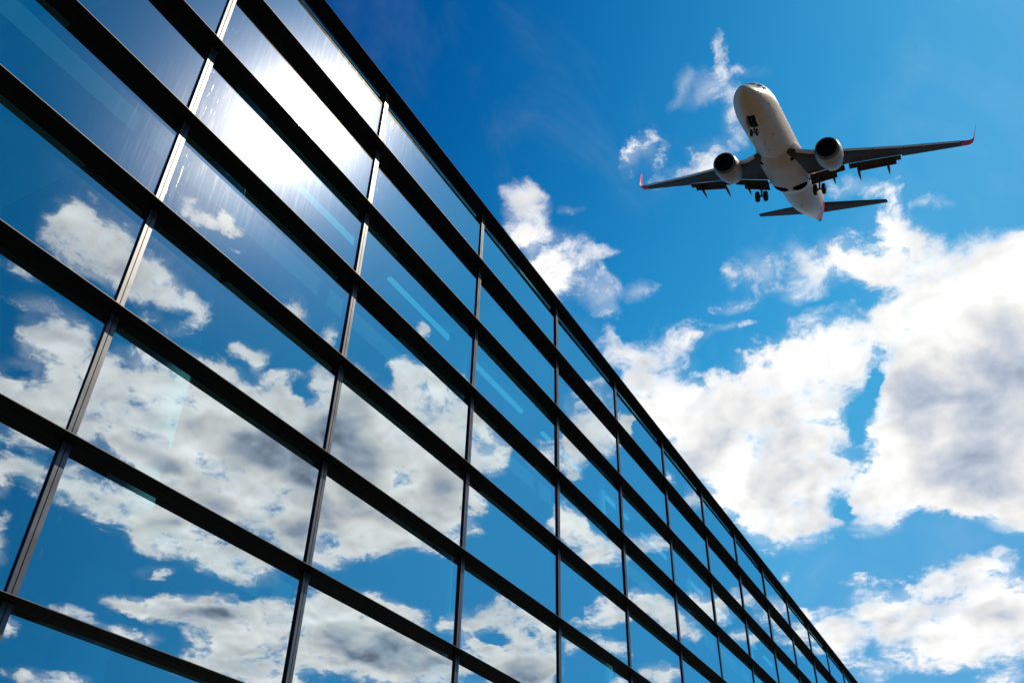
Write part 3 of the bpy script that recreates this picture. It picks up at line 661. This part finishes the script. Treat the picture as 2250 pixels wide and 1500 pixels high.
# belly fairing round the wing root
def fair_pt(x, t, off=0.0):
    u = (x - 10.6) / (24.0 - 10.6)
    k = max(0.0, min(1.0, min(u / 0.34, (1 - u) / 0.24))); k = k * k * (3 - 2 * k)
    hw = 1.50 + 0.72 * k + off; dz = -0.12 + 0.44 * k + off
    c, s_ = math.cos(t), math.sin(t)
    y = hw * math.copysign(abs(c) ** (1.0 - 0.26 * k), c)
    z = -0.35 + (1.60 + dz) * s_ if s_ < 0 else -0.35 + 0.3 * s_
    return L(x, y, z)
fr_ = MB()
fr_.loft([[fair_pt(10.6 + 13.4 * k / 44, 2 * math.pi * i / 64) for i in range(64)] for k in range(45)])
ff = fr_.build("belly_fairing", m_fair, jet)
for s in (1, -1):                              # round main wheel wells
    w = MB(); ring = []; cen = (20.55, s * 0.98)
    pts = []
    for i in range(28):
        a = 2 * math.pi * i / 28
        pts.append((cen[0] + 0.68 * math.cos(a), cen[1] + 0.74 * math.sin(a)))
    def belly_z(x, y, off):
        best = None
        for q in range(0, 90):
            t = -math.pi / 2 + (q / 90) * math.pi / 2 * (1 if y >= 0 else -1)
            p = fair_pt(x, t, off)
            e = abs(p[1] - y)
            if best is None or e < best[0]: best = (e, p[2])
        return best[1]
    rings = []
    for rr in (0.02, 0.35, 0.7, 1.0):
        rings.append([L(cen[0] + (x - cen[0]) * rr, cen[1] + (y - cen[1]) * rr, belly_z(cen[0] + (x - cen[0]) * rr, cen[1] + (y - cen[1]) * rr, 0.02)) for x, y in pts])
    rings.append([(p[0], p[1], p[2] + 0.06) for p in rings[-1]])
    w.loft(rings, True, False)
    w.build("wheel_well", m_bay, ff)
    # air inlet scoop at the front of the fairing
    w = MB(); patch(w, 13.6, 14.1, -0.75 if s > 0 else math.pi + 0.75, -0.95 if s > 0 else math.pi + 0.95, 0.02, 3, fair_pt)
    w.build("air_scoop", m_bay, ff)

# aerofoil
def foil(le, te, y, z, th, twist=0.0, n=14, vert=False):
    c = te - le; pts = []
    for k in range(2 * n):
        if k <= n: u = 1 - k / n; sg = 1
        else: u = (k - n) / n; sg = -1
        u2 = 1 - math.cos(u * math.pi / 2)
        u2 = u * u if u < 1 else 1
        yt = 5 * th * (0.2969 * math.sqrt(u2) - 0.126 * u2 - 0.3516 * u2 ** 2 + 0.2843 * u2 ** 3 - 0.1015 * u2 ** 4)
        cam_ = 0.02 * (1 - (2 * u2 - 1) ** 2) * 0.6
        x = le + c * u2; zz = z + c * (cam_ + sg * yt) - math.tan(twist) * (x - le)
        pts.append(L(x, zz - z if vert else y, (y if vert else zz)))
    return pts

def wing_z(y): return -1.25 + (abs(y) - 1.9) * 0.1237
LE = [(1.0, 12.0), (1.9, 12.75), (3.0, 13.95), (4.9, 15.05), (10.9, 18.25), (16.7, 20.85)]
TE = [(1.0, 19.75), (1.9, 19.7), (5.75, 19.35), (10.85, 20.45), (10.95, 20.85), (16.7, 22.1)]
for s in (1, -1):
    w = MB(); rings = []
    for y in (1.0, 1.9, 2.5, 3.0, 4.0, 4.9, 5.75, 7, 8.5, 10.0, 10.85, 10.95, 12.5, 14, 15.5, 16.25):
        rings.append(foil(lerp_tab(LE, y), lerp_tab(TE, y), s * y, wing_z(y), 0.125 - 0.003 * (y - 1)))
    w.loft(rings)
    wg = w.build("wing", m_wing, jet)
    # leading edge slats
    for (ya, yb) in ((5.9, 8.5), (8.56, 11.2), (11.26, 13.9), (13.96, 16.15)):
        q = MB(); rg = []
        for k in range(5):
            y = ya + (yb - ya) * k / 4; le = lerp_tab(LE, y); zc = wing_z(y)
            c = 0.42 - 0.010 * y
            prof = [(0.06, 0.10), (-0.10, 0.06), (-0.20, -0.04), (-0.22, -0.12), (-0.16, -0.19), (-0.02, -0.20), (0.12, -0.17), (0.02, -0.08)]
            rg.append([L(le + a * c * 2.0, s * y, zc + b * c * 2.2) for a, b in prof])
        q.loft(rg); q.build("slat", m_slat, wg)
    q = MB(); rg = []                           # bare metal root leading edge
    for k in range(6):
        y = 2.0 + 2.1 * k / 5; le = lerp_tab(LE, y); zc = wing_z(y)
        rg.append([L(le + a, s * y, zc + b) for a, b in ((0.22, 0.20), (-0.06, 0.12), (-0.12, 0.0), (-0.06, -0.12), (0.22, -0.22), (0.10, 0.0))])
    q.loft(rg); q.build("leading_edge", m_slat, wg)
    # flaps: fore and aft elements, inboard and outboard
    for (ya, yb, ca, cb, da, db) in ((6.0, 10.8, 0.70, 0.60, 0.06, 0.05), (6.8, 10.35, 0.42, 0.36, 0.30, 0.25), (2.15, 5.6, 0.85, 0.75, 0.08, 0.06), (2.15, 4.75, 0.46, 0.42, 0.40, 0.36)):
        q = MB(); rg = []
        aft = da > 0.2
        for k in range(7):
            t = k / 6; y = ya + (yb - ya) * t; te = lerp_tab(TE, min(y, 10.84)); c = ca + (cb - ca) * t; dz = da + (db - da) * t
            x0 = te - 0.14 + ((0.62 if ya > 5 else 0.76) if aft else 0)
            rg.append(foil(x0, x0 + c, s * y, wing_z(y) - dz - 0.03, 0.13, R(38 if aft else 22), 8))
        q.loft(rg); q.build("flap", m_flap, wg)
    # flap track canoes
    for (y, xt, ln) in ((9.57, 22.85, 3.4), (6.80, 22.5, 3.3), (4.38, 21.9, 2.9)):
        q = MB(); rg = []; z1 = wing_z(y) - 0.95; z0 = wing_z(y) - 0.34
        for k in range(15):
            t = k / 14; x = xt - ln * (1 - t); r = (math.sin(math.pi * min(1, t * 1.25) / 2) ** 0.7) * (1 - max(0, (t - 0.45) / 0.55) ** 1.5)
            r = max(r, 0.02); zc = z0 + (z1 - z0) * (t ** 1.5)
            rg.append([L(x, s * (y) + 0.16 * r * math.cos(a * math.pi / 6), zc + 0.30 * r * math.sin(a * math.pi / 6)) for a in range(12)])
        q.loft(rg); q.build("flap_fairing", m_flap, wg)
    # winglet
    q = MB(); rg = []
    for (y, le, te, z, an) in ((16.22, 20.63, 22.0, 0.52, 0), (16.7, 20.85, 22.1, 0.58, 0), (16.98, 21.0, 22.15, 0.64, 20), (17.2, 21.2, 22.25, 0.80, 45), (17.34, 21.5, 22.4, 1.08, 68), (17.44, 21.9, 22.65, 1.7, 80), (17.50, 22.2, 22.9, 2.25, 82), (17.54, 22.45, 23.0, 2.8, 82)):
        base = foil(le, te, 0, 0, 0.085)
        rg.append([(p[0], s * (y - p[2] * math.sin(R(an))), z + p[2] * math.cos(R(an))) for p in base])
    q.loft(rg); q.build("winglet", m_red, wg)

    # engine
    e0 = Vector(L(12.55, s * 4.94, -1.64)); ax = Vector((-1, 0, -0.03))
    lipo = MB(); lipo.lathe([(0.30, 1.177), (0.10, 1.118), (0.02, 1.054), (0.0, 1.006), (0.03, 0.952), (0.14, 0.920), (0.40, 0.899)], e0, ax, 56, squash=0.95)
    nac = MB(); nac.lathe([(0.302, 1.175), (0.6, 1.230), (1.1, 1.273), (1.7, 1.273), (2.4, 1.209), (3.1, 1.070), (3.7, 0.899), (3.72, 0.856), (3.0, 0.835)], e0, ax, 56, squash=0.95)
    no = nac.build("engine", m_nac, jet)
    lipo.build("inlet_lip", m_lip2, no)
    dct = MB(); dct.lathe([(0.38, 0.901), (0.9, 0.920), (1.4, 0.920), (1.41, 0.050)], e0, ax, 48, squash=0.95)
    dct.build("inlet_duct", m_duct, no)
    spn = MB(); spn.lathe([(0.85, 0.01), (0.95, 0.10), (1.15, 0.20), (1.4, 0.27)], e0, ax, 24)
    for k in range(24):                         # fan blades
        a = 2 * math.pi * k / 24; ca, sa = math.cos(a), math.sin(a); cb, sb = math.cos(a + 0.20), math.sin(a + 0.20)
        def Q(d, r, c, s2): return (e0.x - d, e0.y + r * c, e0.z + r * s2 * (0.95 if s2 < 0 else 1) - 0.03 * d)
        spn.add([Q(1.22, 0.25, ca, sa), Q(1.22, 0.83, ca, sa), Q(1.36, 0.83, cb, sb), Q(1.36, 0.25, cb, sb)], [(0, 1, 2, 3)])
    spn.build("fan", m_str, no)
    cor = MB(); cor.lathe([(3.0, 0.62), (3.9, 0.55), (4.5, 0.42), (4.52, 0.32), (4.9, 0.10), (5.1, 0.02)], e0, ax, 40)
    cor.build("exhaust_nozzle", m_lip2, no)
    py = MB(); rg = []
    for (x, z, hw, hh) in ((13.5, -0.62, 0.06, 0.10), (14.6, -0.60, 0.20, 0.30), (16.0, -0.80, 0.22, 0.45), (17.5, -1.05, 0.20, 0.35), (19.0, -1.15, 0.06, 0.15)):
        rg.append([L(x, s * 4.94 + hw * math.cos(a * math.pi / 6), z + hh * math.sin(a * math.pi / 6)) for a in range(12)])
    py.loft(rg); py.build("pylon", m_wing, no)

    # tailplane
    q = MB()
    q.loft([foil(le, te, s * y, z, 0.09) for (y, le, te, z) in ((0.5, 34.1, 37.9, 0.95), (1.6, 34.9, 38.15, 1.10), (4.5, 36.95, 39.3, 1.65), (7.55, 39.15, 40.35, 2.2), (7.68, 39.5, 40.4, 2.22))])
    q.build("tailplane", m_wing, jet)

    # main landing gear
    gx, gy, gz = 20.35, s * 2.98, -2.74
    q = MB(); q.tube(L(19.9, s * 2.9, -1.2), L(gx, gy, gz + 0.9), 0.15, 0.15); q.tube(L(gx - 0.12, gy, gz + 0.95), L(gx, gy, gz), 0.10, 0.10)
    q.tube(L(gx, gy - 0.42, gz), L(gx, gy + 0.42, gz), 0.09)
    q.tube(L(19.6, s * 1.7, -1.5), L(gx - 0.05, gy, gz + 0.75), 0.06)
    q.tube(L(gx + 0.35, gy, gz + 0.75), L(gx + 0.15, gy, gz + 0.1), 0.04); q.tube(L(gx + 0.35, gy, gz + 0.75), L(gx, gy, gz + 1.1), 0.04)
    q.box(18 - gx - 0.05, 18 - gx + 0.45, gy + s * 0.16, gy + s * 0.20, gz + 0.75, gz + 1.5)
    gr = q.build("main_gear", m_str, jet)
    for k in (1, -1):
        tprof = [(-0.19, 0.30), (-0.20, 0.42), (-0.17, 0.53), (-0.09, 0.565), (0.09, 0.565), (0.17, 0.53), (0.20, 0.42), (0.19, 0.30)]
        q = MB(); q.lathe(tprof, L(gx, gy + k * 0.43, gz), (0, 1, 0), 32)
        q.lathe([(-0.10, 0.30), (0.10, 0.30)], L(gx, gy + k * 0.43, gz), (0, 1, 0), 32, True, True)
        wh = q.build("wheel", m_blk, gr)
        q = MB(); q.lathe([(-0.13, 0.02), (-0.14, 0.12), (-0.11, 0.24), (-0.15, 0.295), (0.15, 0.295), (0.11, 0.24), (0.14, 0.12), (0.13, 0.02)], L(gx, gy + k * 0.43, gz), (0, 1, 0), 24, True, True)
        q.build("hub", m_hub, wh)

# fin
q = MB()
rg = []
for (z, le, te, th) in ((1.2, 30.4, 37.7, 0.05), (2.4, 32.2, 38.0, 0.09), (5.0, 34.7, 38.9, 0.09), (8.6, 38.1, 40.3, 0.09)):
    n = 14; pts = []
    for k in range(2 * n):
        u = (1 - k / n) if k <= n else (k - n) / n; sg = 1 if k <= n else -1
        u2 = u * u
        yt = 5 * th * (0.2969 * math.sqrt(u2) - 0.126 * u2 - 0.3516 * u2 ** 2 + 0.2843 * u2 ** 3 - 0.1015 * u2 ** 4)
        pts.append(L(le + (te - le) * u2, sg * yt * (te - le), z))
    rg.append(pts)
q.loft(rg); q.build("tail_fin", m_red, jet)
q = MB(); q.lathe([(0.0, 0.27), (0.40, 0.24), (0.41, 0.10)], L(38.3, 0, 0.36), (-1, 0, 0.1), 20, True, True); q.build("tail_exhaust", m_duct, jet)

# nose gear
q = MB(); patch(q, 3.05, 4.95, -1.57 - 0.21, -1.57 + 0.21, 0.015, 6); q.build("nose_gear_bay", m_bay, fo)
nx, nz = 4.45, -2.74
q = MB(); q.tube(L(4.2, 0, -1.7), L(nx, 0, nz + 0.35), 0.085); q.tube(L(nx, 0, nz + 0.4), L(nx, 0, nz), 0.06); q.tube(L(nx, -0.24, nz), L(nx, 0.24, nz), 0.05)
q.tube(L(3.2, 0, -1.75), L(4.3, 0, -2.25), 0.045); q.tube(L(nx + 0.22, 0, nz + 0.5), L(nx + 0.05, 0, nz + 0.05), 0.03)
ng = q.build("nose_gear", m_str, jet)
for k in (1, -1):
    q = MB(); q.lathe([(-0.09, 0.17), (-0.10, 0.24), (-0.07, 0.33), (0.07, 0.33), (0.10, 0.24), (0.09, 0.17)], L(nx, k * 0.24, nz), (0, 1, 0), 28)
    q.lathe([(-0.05, 0.17), (0.05, 0.17)], L(nx, k * 0.24, nz), (0, 1, 0), 24, True, True)
    wh = q.build("wheel", m_blk, ng)
    q = MB(); q.lathe([(-0.07, 0.02), (-0.06, 0.15), (0.06, 0.15), (0.07, 0.02)], L(nx, k * 0.24, nz), (0, 1, 0), 20, True, True); q.build("hub", m_hub, wh)
    d = MB(); ya = k * 0.40
    vs = [L(3.05, ya, -1.70), L(4.85, ya, -1.88), L(4.8, ya + k * 0.06, -2.38), L(3.15, ya + k * 0.06, -2.22)]
    vs2 = [(p[0], p[1] + k * 0.035, p[2]) for p in vs]
    d.add(vs + vs2, [(0, 1, 2, 3), (7, 6, 5, 4), (0, 4, 5, 1), (1, 5, 6, 2), (2, 6, 7, 3), (3, 7, 4, 0)])
    d.build("nose_gear_door", m_body, jet)
    ld = MB(); ld.lathe([(0, 0.09), (0.03, 0.10), (0.05, 0.02)], L(nx - 0.15, k * 0.13, nz + 0.72), (1, 0, -0.2), 16, True, True)
# belly aerials and drain masts
for (x, h) in ((8.4, 0.34), (10.2, 0.26), (26.5, 0.30)):
    q = MB(); zb_ = smooth_tab(T_BOT, x) + 0.03
    q.add([L(x, 0.02, zb_), L(x + 0.42, 0.02, zb_), L(x + 0.40, 0.01, zb_ - h), L(x + 0.20, 0.01, zb_ - h), L(x, -0.02, zb_), L(x + 0.42, -0.02, zb_), L(x + 0.40, -0.01, zb_ - h), L(x + 0.20, -0.01, zb_ - h)],
          [(0, 1, 2, 3), (7, 6, 5, 4), (0, 4, 5, 1), (1, 5, 6, 2), (2, 6, 7, 3), (3, 7, 4, 0)])
    q.build("aerial", m_fair, fo)
for (x, t) in ((1.5, 0.1), (1.9, 0.0), (3.4, -0.35), (6.9, -0.75), (7.6, -1.0)):   # probes and vents
    q = MB(); a = Vector(body_pt(x, t, -0.02)); b = Vector(body_pt(x, t, 0.10)); q.tube(a, b, 0.04, 0.03, 8)
    q.build("probe", m_str, fo)
